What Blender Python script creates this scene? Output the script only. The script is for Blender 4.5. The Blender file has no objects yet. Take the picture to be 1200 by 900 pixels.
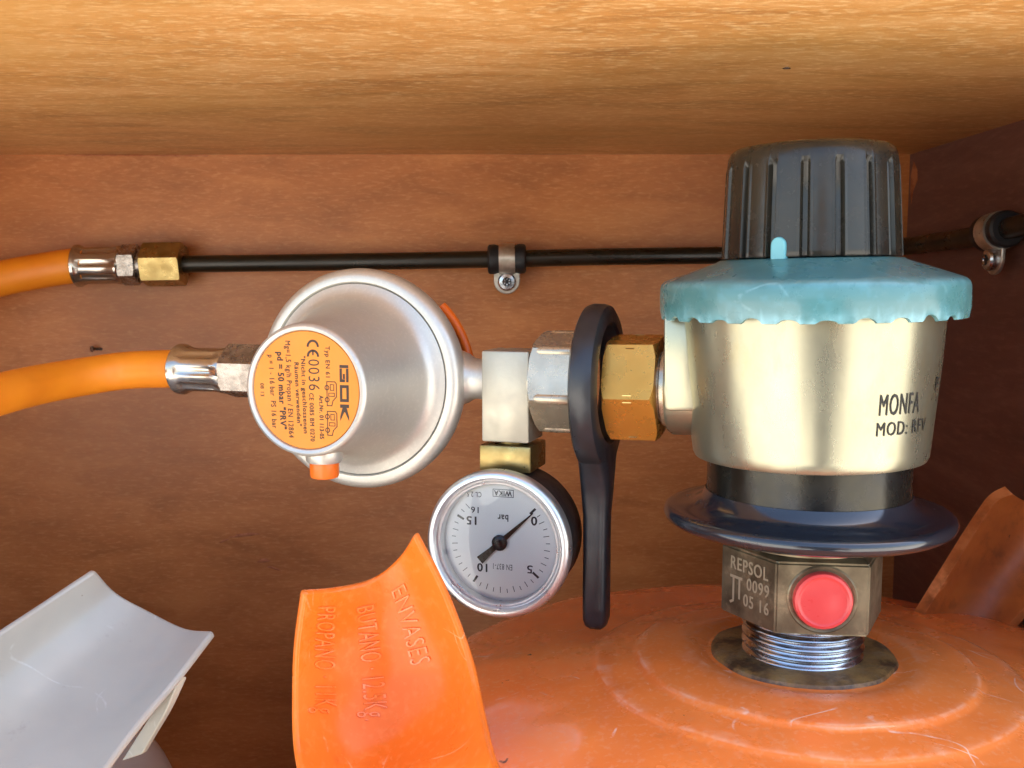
import bpy, bmesh, math, random
import numpy as np
from mathutils import Vector, Matrix, noise

random.seed(4)
R = math.radians
MM = 0.001
SC = bpy.context.scene
COL = SC.collection

# ------------------------------------------------------------------ camera
PITCH = R(5.947)
cam = bpy.data.cameras.new('camera')
camo = bpy.data.objects.new('camera', cam)
COL.objects.link(camo)
SC.camera = camo
camo.location = (0, 0, 0)
camo.rotation_euler = (R(90) - PITCH, 0, 0)
cam.sensor_width = 36
cam.lens = 36.0
cam.clip_start = 0.01
cam.clip_end = 500
cam.dof.use_dof = True
cam.dof.focus_distance = 0.315
cam.dof.aperture_fstop = 64

# ------------------------------------------------------------------ light
SUN_EL, SUN_AZ = R(62), R(79)          # azimuth from +Y towards +X
w = bpy.data.worlds.new("World")
SC.world = w
w.use_nodes = True
nt = w.node_tree
sky = nt.nodes.new('ShaderNodeTexSky')
sky.sky_type = 'NISHITA'
sky.sun_disc = False
sky.sun_elevation = SUN_EL
sky.sun_rotation = SUN_AZ
sky.air_density = 1.0
sky.dust_density = 2.0
bg = nt.nodes['Background']
bg.inputs[1].default_value = 0.12
nt.links.new(sky.outputs[0], bg.inputs[0])
sl = bpy.data.lights.new('sun', 'SUN')
sl.energy = 5.0
sl.angle = R(0.55)
sl.color = (1.0, 0.94, 0.85)
so = bpy.data.objects.new('sun', sl)
COL.objects.link(so)
sd = Vector((math.sin(SUN_AZ) * math.cos(SUN_EL), math.cos(SUN_AZ) * math.cos(SUN_EL), math.sin(SUN_EL)))
so.rotation_euler = sd.to_track_quat('Z', 'Y').to_euler()
so.location = sd * 3

SC.view_settings.view_transform = 'Standard'
SC.view_settings.look = 'None'
SC.view_settings.exposure = 2.32
SC.view_settings.gamma = 1
SC.view_settings.use_curve_mapping = False
SC.render.engine = 'CYCLES'
SC.cycles.use_denoising = True
SC.cycles.max_bounces = 8
SC.cycles.diffuse_bounces = 5
SC.cycles.glossy_bounces = 4
SC.cycles.transparent_max_bounces = 8
SC.cycles.caustics_reflective = False
SC.cycles.caustics_refractive = False
SC.cycles.sample_clamp_indirect = 6

# ------------------------------------------------------------------ helpers
def V(*a): return Vector(a)

def lin(h):
    h = h.lstrip('#')
    out = []
    for i in (0, 2, 4):
        c = int(h[i:i + 2], 16) / 255
        out.append(c / 12.92 if c <= 0.04045 else ((c + 0.055) / 1.055) ** 2.4)
    return tuple(out)

def sight(x, y, Y):
    """point (mm) at distance Y along the locker seen towards photo position x, y"""
    u, v = (x - 600) / 1200, (450 - y) / 1200
    cy = math.cos(PITCH) + v * math.sin(PITCH)
    cz = -math.sin(PITCH) + v * math.cos(PITCH)
    return V(u / cy * Y, Y, cz / cy * Y)

def frame(o, ex, ey, ez):
    m = Matrix.Identity(4)
    for i, e in enumerate((ex, ey, ez)):
        e = Vector(e).normalized()
        for k in range(3): m[k][i] = e[k]
    for k in range(3): m[k][3] = o[k]
    return m

def axis_frame(o, ax, hint=(0, 0, 1)):
    ax = Vector(ax).normalized()
    h = Vector(hint)
    if abs(ax.dot(h)) > 0.95: h = V(0, 1, 0)
    ex = h.cross(ax).normalized()
    return frame(o, ex, ax.cross(ex), ax)

def thing(name, label, cat, base=(0, 0, 0), group=None):
    o = bpy.data.objects.new(name, None)
    COL.objects.link(o)
    o.empty_display_size = 0.01
    o.location = Vector(base) * MM
    o['label'] = label; o['category'] = cat
    o['base'] = list(base)
    if group: o['group'] = group
    return o

def base_of(o):
    while o is not None:
        if 'base' in o: return Vector(o['base'])
        o = o.parent
    return V(0, 0, 0)

def obj(name, bm, mat, parent=None, smooth=35, label=None, cat=None, base=None, bevel=None, kind=None, group=None):
    """bm in mm, world coordinates -> one mesh object"""
    if parent is not None: b = base_of(parent)
    elif base is not None: b = Vector(base)
    else: b = V(0, 0, 0)
    for v in bm.verts: v.co = (v.co - b) * MM
    bmesh.ops.recalc_face_normals(bm, faces=bm.faces)
    me = bpy.data.meshes.new(name)
    bm.to_mesh(me); bm.free()
    me.materials.append(mat)
    if smooth:
        for p in me.polygons: p.use_smooth = True
        me.set_sharp_from_angle(angle=R(smooth))
    o = bpy.data.objects.new(name, me)
    COL.objects.link(o)
    if parent is not None: o.parent = parent
    else:
        o.location = b * MM
        o['base'] = list(b)
    if label: o['label'] = label
    if cat: o['category'] = cat
    if kind: o['kind'] = kind
    if group: o['group'] = group
    if bevel:
        m = o.modifiers.new('bevel', 'BEVEL')
        m.width = bevel * MM; m.segments = 2; m.limit_method = 'ANGLE'; m.angle_limit = R(40)
        m.harden_normals = False
    return o

def lathe(bm, M, prof, seg=64, fn=None, cap0=False, cap1=False, closed=False):
    """prof = [(r, h)], local z is the axis; fn(theta, i, r, h) -> (r, h)"""
    rings = []
    for i, (r, h) in enumerate(prof):
        if r <= 1e-6:
            rings.append([bm.verts.new(M @ V(0, 0, h))]); continue
        ring = []
        for k in range(seg):
            th = 2 * math.pi * k / seg
            rr, hh = fn(th, i, r, h) if fn else (r, h)
            ring.append(bm.verts.new(M @ V(rr * math.cos(th), rr * math.sin(th), hh)))
        rings.append(ring)
    pairs = list(zip(rings, rings[1:]))
    if closed: pairs.append((rings[-1], rings[0]))
    for a, b in pairs:
        for k in range(seg):
            k2 = (k + 1) % seg
            if len(a) == 1 and len(b) == 1: continue
            if len(a) == 1: bm.faces.new((a[0], b[k], b[k2]))
            elif len(b) == 1: bm.faces.new((a[k], a[k2], b[0]))
            else: bm.faces.new((a[k], a[k2], b[k2], b[k]))
    if cap0 and len(rings[0]) > 1: bm.faces.new(rings[0])
    if cap1 and len(rings[-1]) > 1: bm.faces.new(rings[-1])
    return bm

def box(bm, M, lo, hi, bev=0, seg=2):
    t = bmesh.new()
    x0, y0, z0 = lo; x1, y1, z1 = hi
    vs = [t.verts.new(V(x, y, z)) for x in (x0, x1) for y in (y0, y1) for z in (z0, z1)]
    for f in ((0, 1, 3, 2), (4, 6, 7, 5), (0, 4, 5, 1), (2, 3, 7, 6), (0, 2, 6, 4), (1, 5, 7, 3)):
        t.faces.new([vs[i] for i in f])
    if bev: bmesh.ops.bevel(t, geom=list(t.edges), offset=bev, segments=seg, affect='EDGES', profile=0.5)
    merge(bm, t, M)
    return bm

def merge(bm, t, M=None):
    mp = {}
    for v in t.verts: mp[v] = bm.verts.new((M @ v.co) if M else v.co)
    for f in t.faces:
        try: bm.faces.new([mp[v] for v in f.verts])
        except ValueError: pass
    t.free()

def hexnut(bm, M, a, h0, h1, hole=0, ch0=True, ch1=True, n=6, rc=None, rot=0, per=10):
    """nut of across-flats 2a with turned (chamfered) ends"""
    seg = n * per
    rc = rc or a * 1.03
    def rh(th):
        p = 2 * math.pi / n
        t = ((th - rot) % p) - p / 2
        return a / math.cos(t)
    rows = []
    def row(fn_):
        rows.append([bm.verts.new(M @ V(*fn_(2 * math.pi * k / seg + rot))) for k in range(seg)])
    def pt(th, r, h): return (r * math.cos(th), r * math.sin(th), h)
    s = 0.6
    if ch0: row(lambda th: pt(th, min(rh(th), rc), h0))
    row(lambda th: pt(th, rh(th), h0 + (max(0, rh(th) - rc) * s if ch0 else 0)))
    row(lambda th: pt(th, rh(th), h1 - (max(0, rh(th) - rc) * s if ch1 else 0)))
    if ch1: row(lambda th: pt(th, min(rh(th), rc), h1))
    if hole:
        row(lambda th: pt(th, hole, h1)); row(lambda th: pt(th, hole, h0))
    prs = list(zip(rows, rows[1:]))
    if hole: prs.append((rows[-1], rows[0]))
    for A, B in prs:
        for k in range(seg):
            k2 = (k + 1) % seg
            try: bm.faces.new((A[k], A[k2], B[k2], B[k]))
            except ValueError: pass
    if not hole:
        bm.faces.new(rows[0]); bm.faces.new(rows[-1])
    bmesh.ops.remove_doubles(bm, verts=bm.verts, dist=1e-4)
    return bm

def catmull(pts, n):
    P = [Vector(p) for p in pts]
    P = [P[0] * 2 - P[1]] + P + [P[-1] * 2 - P[-2]]
    out = []
    for i in range(1, len(P) - 2):
        for k in range(n):
            t = k / n
            a, b, c, d = P[i - 1], P[i], P[i + 1], P[i + 2]
            out.append(0.5 * ((2 * b) + (c - a) * t + (2 * a - 5 * b + 4 * c - d) * t * t + (3 * b - a - 3 * c + d) * t ** 3))
    out.append(P[-2])
    return out

def tube(bm, path, r, seg=20, caps=True):
    rings = []
    nrm = None
    for i, p in enumerate(path):
        t = (path[min(i + 1, len(path) - 1)] - path[max(i - 1, 0)]).normalized()
        if nrm is None:
            nrm = t.cross(V(0, 0, 1)).normalized()
        nrm = (nrm - t * nrm.dot(t)).normalized()
        b = t.cross(nrm)
        rr = r(i) if callable(r) else r
        rings.append([bm.verts.new(p + (nrm * math.cos(2 * math.pi * k / seg) + b * math.sin(2 * math.pi * k / seg)) * rr) for k in range(seg)])
    for A, B in zip(rings, rings[1:]):
        for k in range(seg):
            bm.faces.new((A[k], A[(k + 1) % seg], B[(k + 1) % seg], B[k]))
    if caps:
        bm.faces.new(rings[0]); bm.faces.new(rings[-1])
    return bm

def grid_fn(rows, n=10):
    """smooth surface through rows of control points -> callable S(u, v)"""
    rows = [[Vector(p) for p in r] for r in rows]
    def cr(P, t):
        m = len(P) - 1
        x = min(max(t, 0.0), 1.0) * m
        i = min(int(x), m - 1); f = x - i
        Q = [P[0] * 2 - P[1]] + P + [P[-1] * 2 - P[-2]]
        a, b, c, d = Q[i], Q[i + 1], Q[i + 2], Q[i + 3]
        return 0.5 * ((2 * b) + (c - a) * f + (2 * a - 5 * b + 4 * c - d) * f * f + (3 * b - a - 3 * c + d) * f ** 3)
    def S(u, v): return cr([cr(r, u) for r in rows], v)
    def N(u, v):
        e = 0.01
        du = S(min(u + e, 1), v) - S(max(u - e, 0), v)
        dv = S(u, min(v + e, 1)) - S(u, max(v - e, 0))
        n_ = du.cross(dv).normalized()
        if n_.dot(-S(u, v)) < 0: n_ = -n_
        return n_
    return S, N

def sheet(bm, S, N, thick, nu=28, nv=36, warp=0.0):
    F, B = [], []
    for j in range(nv + 1):
        rf, rb = [], []
        for i in range(nu + 1):
            u, v = i / nu, j / nv
            p, n = S(u, v), N(u, v)
            if warp: p = p + n * noise.noise(p * 0.06) * warp
            rf.append(bm.verts.new(p)); rb.append(bm.verts.new(p - n * thick))
        F.append(rf); B.append(rb)
    for j in range(nv):
        for i in range(nu):
            bm.faces.new((F[j][i], F[j][i + 1], F[j + 1][i + 1], F[j + 1][i]))
            bm.faces.new((B[j][i], B[j + 1][i], B[j + 1][i + 1], B[j][i + 1]))
    def rim(a, b):
        for k in range(len(a) - 1): bm.faces.new((a[k], b[k], b[k + 1], a[k + 1]))
    rim(F[0], B[0]); rim(F[-1], B[-1])
    rim([r[0] for r in F], [r[0] for r in B]); rim([r[-1] for r in F], [r[-1] for r in B])
    return bm

def text_bm(s, width=None, height=1.0, bold=0.0, depth=0.0, res=3, faux=0.0):
    """flat lettering in its own x/y plane, cap height = height, fitted to width; returns (bmesh, width)"""
    c = bpy.data.curves.new('t', 'FONT')
    c.body = s; c.size = 1.0; c.space_character = 1.12; c.resolution_u = res; c.offset = min(bold, 0); c.extrude = depth
    o = bpy.data.objects.new('t', c)
    COL.objects.link(o)
    dg = bpy.context.evaluated_depsgraph_get()
    me = bpy.data.meshes.new_from_object(o.evaluated_get(dg))
    bpy.data.objects.remove(o); bpy.data.curves.remove(c)
    t = bmesh.new(); t.from_mesh(me); bpy.data.meshes.remove(me)
    xs = [v.co.x for v in t.verts] or [0, 1]
    x0, x1 = min(xs), max(xs)
    k = height / 0.69
    kx = (width / (x1 - x0)) if width else k
    for v in t.verts:
        v.co = V((v.co.x - x0) * kx, v.co.y * k, v.co.z)
    fx_ = faux or max(bold, 0) * height * 9
    if fx_ > 0:
        for dx, dy, dz in ((fx_, 0, 0.02), (fx_ * 0.5, fx_ * 0.7, 0.04)):
            cp = {v: t.verts.new(v.co + V(dx, dy, dz)) for v in list(t.verts) if v.index >= 0 and v.co.z < 0.015}
            for f in [f for f in list(t.faces) if all(v in cp for v in f.verts)]:
                t.faces.new([cp[v] for v in f.verts])
            t.verts.index_update()
    return t, (x1 - x0) * kx

def lettering(bm, t, mapfn):
    for v in t.verts: v.co = mapfn(v.co.x, v.co.y, v.co.z)
    merge(bm, t)

def flat_map(o, ex, ey, en, lift=0.06):
    o, ex, ey, en = Vector(o), Vector(ex).normalized(), Vector(ey).normalized(), Vector(en).normalized()
    return lambda x, y, z=0: o + ex * x + ey * y + en * (lift + z)

# ------------------------------------------------------------------ materials
def mat(name, base, rough=0.5, metal=0.0, var=None, var_scale=60, var_detail=4, var_lo=0.4, var_hi=0.65, stretch=(1, 1, 1),
        dirt=None, dirt_scale=25, dirt_lo=0.62, dirt_hi=0.72, rough_var=0.1, bump=0.0, bump_scale=400, coat=0.0, spec=0.5,
        scratch=None, scratch_amt=0.5, aniso=0.0, fine=None, fine_amt=0.5, fine_scale=900, edge=None, edge_lo=0.53, edge_hi=0.6, chip=None, chip_scale=90, chip_at=0.68):
    m = bpy.data.materials.new(name); m.use_nodes = True
    n, l = m.node_tree.nodes, m.node_tree.links
    b = n['Principled BSDF']
    tc = n.new('ShaderNodeTexCoord')
    mp = n.new('ShaderNodeMapping'); mp.inputs['Scale'].default_value = stretch
    l.new(tc.outputs['Object'], mp.inputs[0])
    def nz(scale, det=4, rgh=0.55, dist=0.0):
        t = n.new('ShaderNodeTexNoise'); t.inputs['Scale'].default_value = scale
        t.inputs['Detail'].default_value = det; t.inputs['Roughness'].default_value = rgh
        t.inputs['Distortion'].default_value = dist
        l.new(mp.outputs[0], t.inputs['Vector']); return t
    def ramp(src, lo, hi):
        r = n.new('ShaderNodeMapRange'); r.inputs[1].default_value = lo; r.inputs[2].default_value = hi
        l.new(src, r.inputs[0]); return r.outputs[0]
    def mix(fac, a, bb):
        x = n.new('ShaderNodeMix'); x.data_type = 'RGBA'
        l.new(fac, x.inputs[0])
        for s, val in ((x.inputs[6], a), (x.inputs[7], bb)):
            if isinstance(val, tuple): s.default_value = (*val[:3], 1)
            else: l.new(val, s)
        return x.outputs[2]
    colr = tuple(base)
    vn = nz(var_scale, var_detail)
    if var: colr = mix(ramp(vn.outputs[0], var_lo, var_hi), colr, tuple(var))
    if fine:
        fnz = nz(fine_scale, 3)
        f2 = n.new('ShaderNodeMath'); f2.operation = 'MULTIPLY'; f2.inputs[1].default_value = fine_amt
        l.new(ramp(fnz.outputs[0], 0.52, 0.68), f2.inputs[0])
        colr = mix(f2.outputs[0], colr, tuple(fine))
    if dirt:
        dn = nz(dirt_scale, 8, 0.7)
        colr = mix(ramp(dn.outputs[0], dirt_lo, dirt_hi), colr, tuple(dirt))
    if scratch:
        def hair(scale, off, wd):
            w_ = n.new('ShaderNodeVectorMath'); w_.operation = 'ADD'; w_.inputs[1].default_value = (off, off * 1.7, off * 0.6)
            l.new(mp.outputs[0], w_.inputs[0])
            t_ = n.new('ShaderNodeTexNoise'); t_.inputs['Scale'].default_value = scale; t_.inputs['Detail'].default_value = 1.0; t_.inputs['Roughness'].default_value = 0.35
            l.new(w_.outputs[0], t_.inputs['Vector'])
            s_ = n.new('ShaderNodeMath'); s_.operation = 'SUBTRACT'; s_.inputs[1].default_value = 0.5
            l.new(t_.outputs[0], s_.inputs[0])
            b_ = n.new('ShaderNodeMath'); b_.operation = 'ABSOLUTE'; l.new(s_.outputs[0], b_.inputs[0])
            return ramp(b_.outputs[0], wd, wd * 0.3)
        h1_ = hair(22, 0.3, 0.0035); h2_ = hair(31, 1.9, 0.005)
        hm = n.new('ShaderNodeMath'); hm.operation = 'MAXIMUM'; l.new(h1_, hm.inputs[0]); l.new(h2_, hm.inputs[1])
        msk = nz(48, 5, 0.7)
        a1 = n.new('ShaderNodeMath'); a1.operation = 'MULTIPLY'
        l.new(hm.outputs[0], a1.inputs[0]); l.new(ramp(msk.outputs[0], 0.54, 0.62), a1.inputs[1])
        a2 = n.new('ShaderNodeMath'); a2.operation = 'MULTIPLY'; a2.inputs[1].default_value = scratch_amt
        l.new(a1.outputs[0], a2.inputs[0])
        colr = mix(a2.outputs[0], colr, tuple(scratch))
    if chip:
        cn = nz(chip_scale, 6, 0.65)
        colr = mix(ramp(cn.outputs[0], chip_at, chip_at + 0.02), colr, tuple(chip))
    if edge:
        ge = n.new('ShaderNodeNewGeometry')
        en = nz(150, 4)
        e1 = n.new('ShaderNodeMath'); e1.operation = 'MULTIPLY'
        l.new(ramp(ge.outputs['Pointiness'], edge_lo, edge_hi), e1.inputs[0]); l.new(ramp(en.outputs[0], 0.4, 0.6), e1.inputs[1])
        colr = mix(e1.outputs[0], colr, tuple(edge))
    if isinstance(colr, tuple): b.inputs['Base Color'].default_value = (*colr, 1)
    else: l.new(colr, b.inputs['Base Color'])
    b.inputs['Metallic'].default_value = metal
    b.inputs['Specular IOR Level'].default_value = spec
    b.inputs['Coat Weight'].default_value = coat
    b.inputs['Coat Roughness'].default_value = 0.12
    b.inputs['Anisotropic'].default_value = aniso
    if rough_var:
        rn = nz(var_scale * 2.3, 5, 0.65)
        mr = n.new('ShaderNodeMapRange'); mr.inputs[1].default_value = 0.3; mr.inputs[2].default_value = 0.7
        mr.inputs[3].default_value = max(0.02, rough - rough_var); mr.inputs[4].default_value = min(1, rough + rough_var)
        l.new(rn.outputs[0], mr.inputs[0]); l.new(mr.outputs[0], b.inputs['Roughness'])
    else: b.inputs['Roughness'].default_value = rough
    if bump:
        bn = nz(bump_scale, 5, 0.6)
        bp = n.new('ShaderNodeBump'); bp.inputs['Strength'].default_value = 1.0
        bp.inputs['Distance'].default_value = bump * MM
        l.new(bn.outputs[0], bp.inputs['Height']); l.new(bp.outputs[0], b.inputs['Normal'])
    return m

def wood(name, dark, mid, light, gx=(7, 70, 70), fleck=(90, 1100, 1100), rough=0.45, blotch=None, bump=0.06, fleck_col=None, fleck_amt=0.5):
    m = bpy.data.materials.new(name); m.use_nodes = True
    n, l = m.node_tree.nodes, m.node_tree.links
    b = n['Principled BSDF']
    tc = n.new('ShaderNodeTexCoord')
    def nz(scale3, det, rgh=0.6, dist=0.0):
        mp = n.new('ShaderNodeMapping'); mp.inputs['Scale'].default_value = scale3
        l.new(tc.outputs['Object'], mp.inputs[0])
        t = n.new('ShaderNodeTexNoise'); t.inputs['Scale'].default_value = 1
        t.inputs['Detail'].default_value = det; t.inputs['Roughness'].default_value = rgh; t.inputs['Distortion'].default_value = dist
        l.new(mp.outputs[0], t.inputs['Vector']); return t.outputs[0]
    g = nz(gx, 6, 0.65, 0.6)
    cr = n.new('ShaderNodeValToRGB')
    e = cr.color_ramp.elements
    e[0].position = 0.3; e[0].color = (*dark, 1)
    e[1].position = 0.7; e[1].color = (*light, 1)
    q = e.new(0.5); q.color = (*mid, 1)
    l.new(g, cr.inputs[0])
    f = nz(fleck, 4, 0.6, 0.3)
    mr = n.new('ShaderNodeMapRange'); mr.inputs[1].default_value = 0.5; mr.inputs[2].default_value = 0.72; mr.inputs[4].default_value = fleck_amt
    l.new(f, mr.inputs[0])
    mx = n.new('ShaderNodeMix'); mx.data_type = 'RGBA'
    l.new(mr.outputs[0], mx.inputs[0]); l.new(cr.outputs[0], mx.inputs[6])
    mx.inputs[7].default_value = (*(fleck_col or light), 1)
    # dark pores
    f2 = nz((fleck[0] * 1.7, fleck[1] * 0.8, fleck[2] * 0.8), 3, 0.6)
    mr2 = n.new('ShaderNodeMapRange'); mr2.inputs[1].default_value = 0.36; mr2.inputs[2].default_value = 0.2; mr2.inputs[4].default_value = 0.55
    l.new(f2, mr2.inputs[0])
    mx2 = n.new('ShaderNodeMix'); mx2.data_type = 'RGBA'
    l.new(mr2.outputs[0], mx2.inputs[0]); l.new(mx.outputs[2], mx2.inputs[6]); mx2.inputs[7].default_value = (*dark, 1)
    out = mx2.outputs[2]
    if blotch:
        bl = nz((5, 9, 9), 3, 0.5)
        mr3 = n.new('ShaderNodeMapRange'); mr3.inputs[1].default_value = 0.45; mr3.inputs[2].default_value = 0.7; mr3.inputs[4].default_value = 0.6
        l.new(bl, mr3.inputs[0])
        mx3 = n.new('ShaderNodeMix'); mx3.data_type = 'RGBA'
        l.new(mr3.outputs[0], mx3.inputs[0]); l.new(out, mx3.inputs[6]); mx3.inputs[7].default_value = (*blotch, 1)
        out = mx3.outputs[2]
    l.new(out, b.inputs['Base Color'])
    b.inputs['Roughness'].default_value = rough
    b.inputs['Specular IOR Level'].default_value = 0.4
    bp = n.new('ShaderNodeBump'); bp.inputs['Distance'].default_value = bump * MM; bp.inputs['Strength'].default_value = 1
    l.new(f, bp.inputs['Height']); l.new(bp.outputs[0], b.inputs['Normal'])
    return m

M = {}
M['ceil'] = wood('wood_ceiling', lin('B07C44'), lin('CE9656'), lin('DEAC70'), gx=(16, 50, 50), fleck=(210, 480, 480), rough=0.4,
                 fleck_col=lin('FADCA4'), blotch=lin('C29450'), bump=0.12, fleck_amt=0.65)
M['back'] = wood('wood_back_panel', lin('9E602E'), lin('B26E38'), lin('C27E44'), gx=(16, 60, 60), fleck=(170, 700, 700), rough=0.42,
                 fleck_col=lin('D69A60'), blotch=lin('8A5024'), bump=0.05, fleck_amt=0.45)
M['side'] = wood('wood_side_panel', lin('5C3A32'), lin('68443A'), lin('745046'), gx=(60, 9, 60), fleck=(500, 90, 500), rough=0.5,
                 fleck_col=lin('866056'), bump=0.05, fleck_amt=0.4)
M['floor'] = wood('wood_floor', lin('B8A080'), lin('D0BC9C'), lin('E0CEB0'))
M['ground'] = mat('pale_gravel', (0.57, 0.54, 0.48), 0.9, var=(0.48, 0.45, 0.4), var_scale=8, bump=4, bump_scale=60, fine=(0.5, 0.46, 0.4), fine_scale=200)
M['orange'] = mat('orange_enamel', lin('FA8A42'), 0.24, var=lin('F27A34'), var_scale=14, dirt=lin('D0743E'), dirt_scale=28, dirt_lo=0.62, dirt_hi=0.8,
                  bump=0.10, bump_scale=70, coat=0.5, scratch=lin('F6C8AC'), scratch_amt=0.8, fine=lin('F4A070'), fine_amt=0.35, fine_scale=500,
                  edge=lin('F8C4A0'), edge_lo=0.505, edge_hi=0.54, chip=lin('6A3A22'), chip_scale=120, chip_at=0.7)
M['orange_h'] = mat('orange_handle_enamel', lin('EE7626'), 0.3, var=lin('E66C1E'), var_scale=14, bump=0.12, bump_scale=60, coat=0.04, spec=0.28,
                    dirt=lin('C86428'), dirt_scale=40, dirt_lo=0.6, dirt_hi=0.8, scratch=lin('F8B888'), scratch_amt=0.5, edge=lin('D8702C'), edge_lo=0.53, edge_hi=0.6,
                    fine=lin('F28C48'), fine_amt=0.3, fine_scale=400)
M['emboss'] = mat('worn_orange_lettering', lin('EE7A2C'), 0.3, var=lin('EE8A50'), var_scale=160, coat=0.3)
M['orange_shaded'] = mat('shaded_orange_enamel', lin('BE682C'), 0.5, var=lin('9C5022'), var_scale=30, dirt=lin('3E2416'), dirt_scale=24, dirt_lo=0.52, dirt_hi=0.72, bump=0.2, bump_scale=120,  # the dark brown mottling stands in for shading on the curved handle
                      edge=lin('E89458'), edge_lo=0.52, edge_hi=0.57, chip=lin('3A2418'), chip_scale=110, chip_at=0.68)
M['grey'] = mat('grey_enamel', lin('A6A298'), 0.36, var=lin('9A978F'), var_scale=18, dirt=lin('85807A'), dirt_scale=60, dirt_lo=0.62, dirt_hi=0.8, bump=0.08,
                bump_scale=90, coat=0.15, scratch=lin('C8CACA'), scratch_amt=0.35, edge=lin('A8957A'), edge_lo=0.53, edge_hi=0.6, chip=lin('7C746A'), chip_scale=200, chip_at=0.7)
M['boss'] = mat('rusty_collar', lin('94703F'), 0.45, metal=0.0, var=lin('6E4E2C'), var_scale=110, dirt=lin('4A3420'), dirt_scale=90, dirt_lo=0.46, dirt_hi=0.6, bump=0.35, bump_scale=450,
                fine=lin('B4A080'), fine_amt=0.25, fine_scale=220)
M['zinc'] = mat('yellow_zinc', lin('A6A38C'), 0.28, metal=0.8, var=lin('989680'), var_scale=28, stretch=(1, 1, 0.5), dirt=lin('8E8260'), dirt_scale=40, dirt_lo=0.52,
                dirt_hi=0.8, rough_var=0.04, fine=lin('BCB898'), fine_amt=0.3, fine_scale=160)
M['teal'] = mat('teal_enamel', lin('4C7C7C'), 0.3, var=lin('447272'), var_scale=25, dirt=lin('6A8A84'), dirt_scale=55, dirt_lo=0.6, dirt_hi=0.8, bump=0.05,
                bump_scale=150, coat=0.3, scratch=lin('9CC4C8'), scratch_amt=0.3, fine=lin('5F9CA8'), fine_amt=0.2, fine_scale=250, edge=lin('86BCC4'), edge_lo=0.52, edge_hi=0.58, chip=lin('8A8468'), chip_scale=130, chip_at=0.7)
M['tealtab'] = mat('light_teal_plastic', lin('6DB3B8'), 0.4)
M['knob'] = mat('black_plastic', lin('2E2A22'), 0.24, var=lin('23221E'), var_scale=60, dirt=lin('34322C'), dirt_scale=90, dirt_lo=0.62, dirt_hi=0.85, bump=0.03, bump_scale=350, spec=0.38)
M['darksteel'] = mat('dark_painted_steel', lin('2A2C30'), 0.26, metal=0.7, var=lin('38352C'), var_scale=40, dirt=lin('4A4438'), dirt_scale=120, dirt_lo=0.6, dirt_hi=0.75, bump=0.08, bump_scale=220)
M['flange'] = mat('black_enamel', lin('24282F'), 0.2, metal=0.2, var=lin('2A2D34'), var_scale=40, dirt=lin('6A5C56'), dirt_scale=90, dirt_lo=0.68, dirt_hi=0.82, coat=0.6, bump=0.02, bump_scale=150)
M['valve'] = mat('tarnished_brass', lin('857A62'), 0.42, metal=0.65, var=lin('5E5442'), var_scale=90, dirt=lin('A89A7C'), dirt_scale=110, dirt_lo=0.52, dirt_hi=0.7, bump=0.08, bump_scale=500)
M['stampl'] = mat('bright_stamping', lin('BDB498'), 0.4, metal=0.5)
M['steel'] = mat('zinc_thread', lin('C4C8CC'), 0.22, metal=1.0, var=lin('A8ACB2'), var_scale=60, bump=0.01, bump_scale=400)
M['red'] = mat('red_plastic', lin('D83C3E'), 0.35, var=lin('DE4A4A'), var_scale=50, coat=0.2)
M['brass'] = mat('yellow_brass', lin('D8A04A'), 0.28, metal=0.65, var=lin('CC9440'), var_scale=50, dirt=lin('B07C34'), dirt_scale=120, dirt_lo=0.66, dirt_hi=0.8, bump=0.03, bump_scale=400)
M['brass2'] = mat('dull_brass', lin('B09A64'), 0.32, metal=0.9, var=lin('8C7444'), var_scale=80, dirt=lin('5E4A28'), dirt_scale=80, dirt_lo=0.64, dirt_hi=0.78, bump=0.05, bump_scale=400)
M['nickel'] = mat('satin_nickel', lin('CDC9BE'), 0.4, metal=0.6, var=lin('C4C0B5'), var_scale=30, rough_var=0.05, bump=0.015, bump_scale=1500, fine=lin('E0DACF'), fine_amt=0.3)
M['nickel2'] = mat('nickel_casting', lin('B8B2A0'), 0.42, metal=0.55, var=lin('ACA694'), var_scale=60, bump=0.06, bump_scale=700, dirt=lin('A89E90'), dirt_scale=160, dirt_lo=0.66, dirt_hi=0.75)
M['nut'] = mat('worn_nickel_nut', lin('CABDA4'), 0.26, metal=0.6, var=lin('B2A48C'), var_scale=70, dirt=lin('8A6038'), dirt_scale=120, dirt_lo=0.63, dirt_hi=0.73, bump=0.04, bump_scale=600)
M['chrome'] = mat('crimped_chrome', lin('B8B2AA'), 0.17, metal=0.9, var=lin('B4A898'), var_scale=90, bump=0.03, bump_scale=300)
M['chromedark'] = mat('dull_chrome', lin('A29A92'), 0.25, metal=0.8, var=lin('786E66'), var_scale=150, bump=0.25, bump_scale=350)
M['label'] = mat('orange_label', lin('E08414'), 0.5, var=lin('DA7C10'), var_scale=30)
M['ink'] = mat('black_ink', lin('3A2410'), 0.6, rough_var=0)
M['ink2'] = mat('dot_ink', lin('23201A'), 0.6, rough_var=0)
M['dialink'] = mat('dial_ink', lin('1C1E22'), 0.6, rough_var=0)
M['plug'] = mat('orange_plastic', lin('F0701C'), 0.4)
M['hose'] = mat('orange_rubber', lin('F0921E'), 0.5, var=lin('E68418'), var_scale=30, dirt=lin('B86418'), dirt_scale=60, dirt_lo=0.68, dirt_hi=0.8, bump=0.04, bump_scale=900)
M['spanner'] = mat('black_nylon', lin('222326'), 0.36, var=lin('2A2B30'), var_scale=60, dirt=lin('5A5C60'), dirt_scale=150, dirt_lo=0.68, dirt_hi=0.8, bump=0.06, bump_scale=500)
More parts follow.
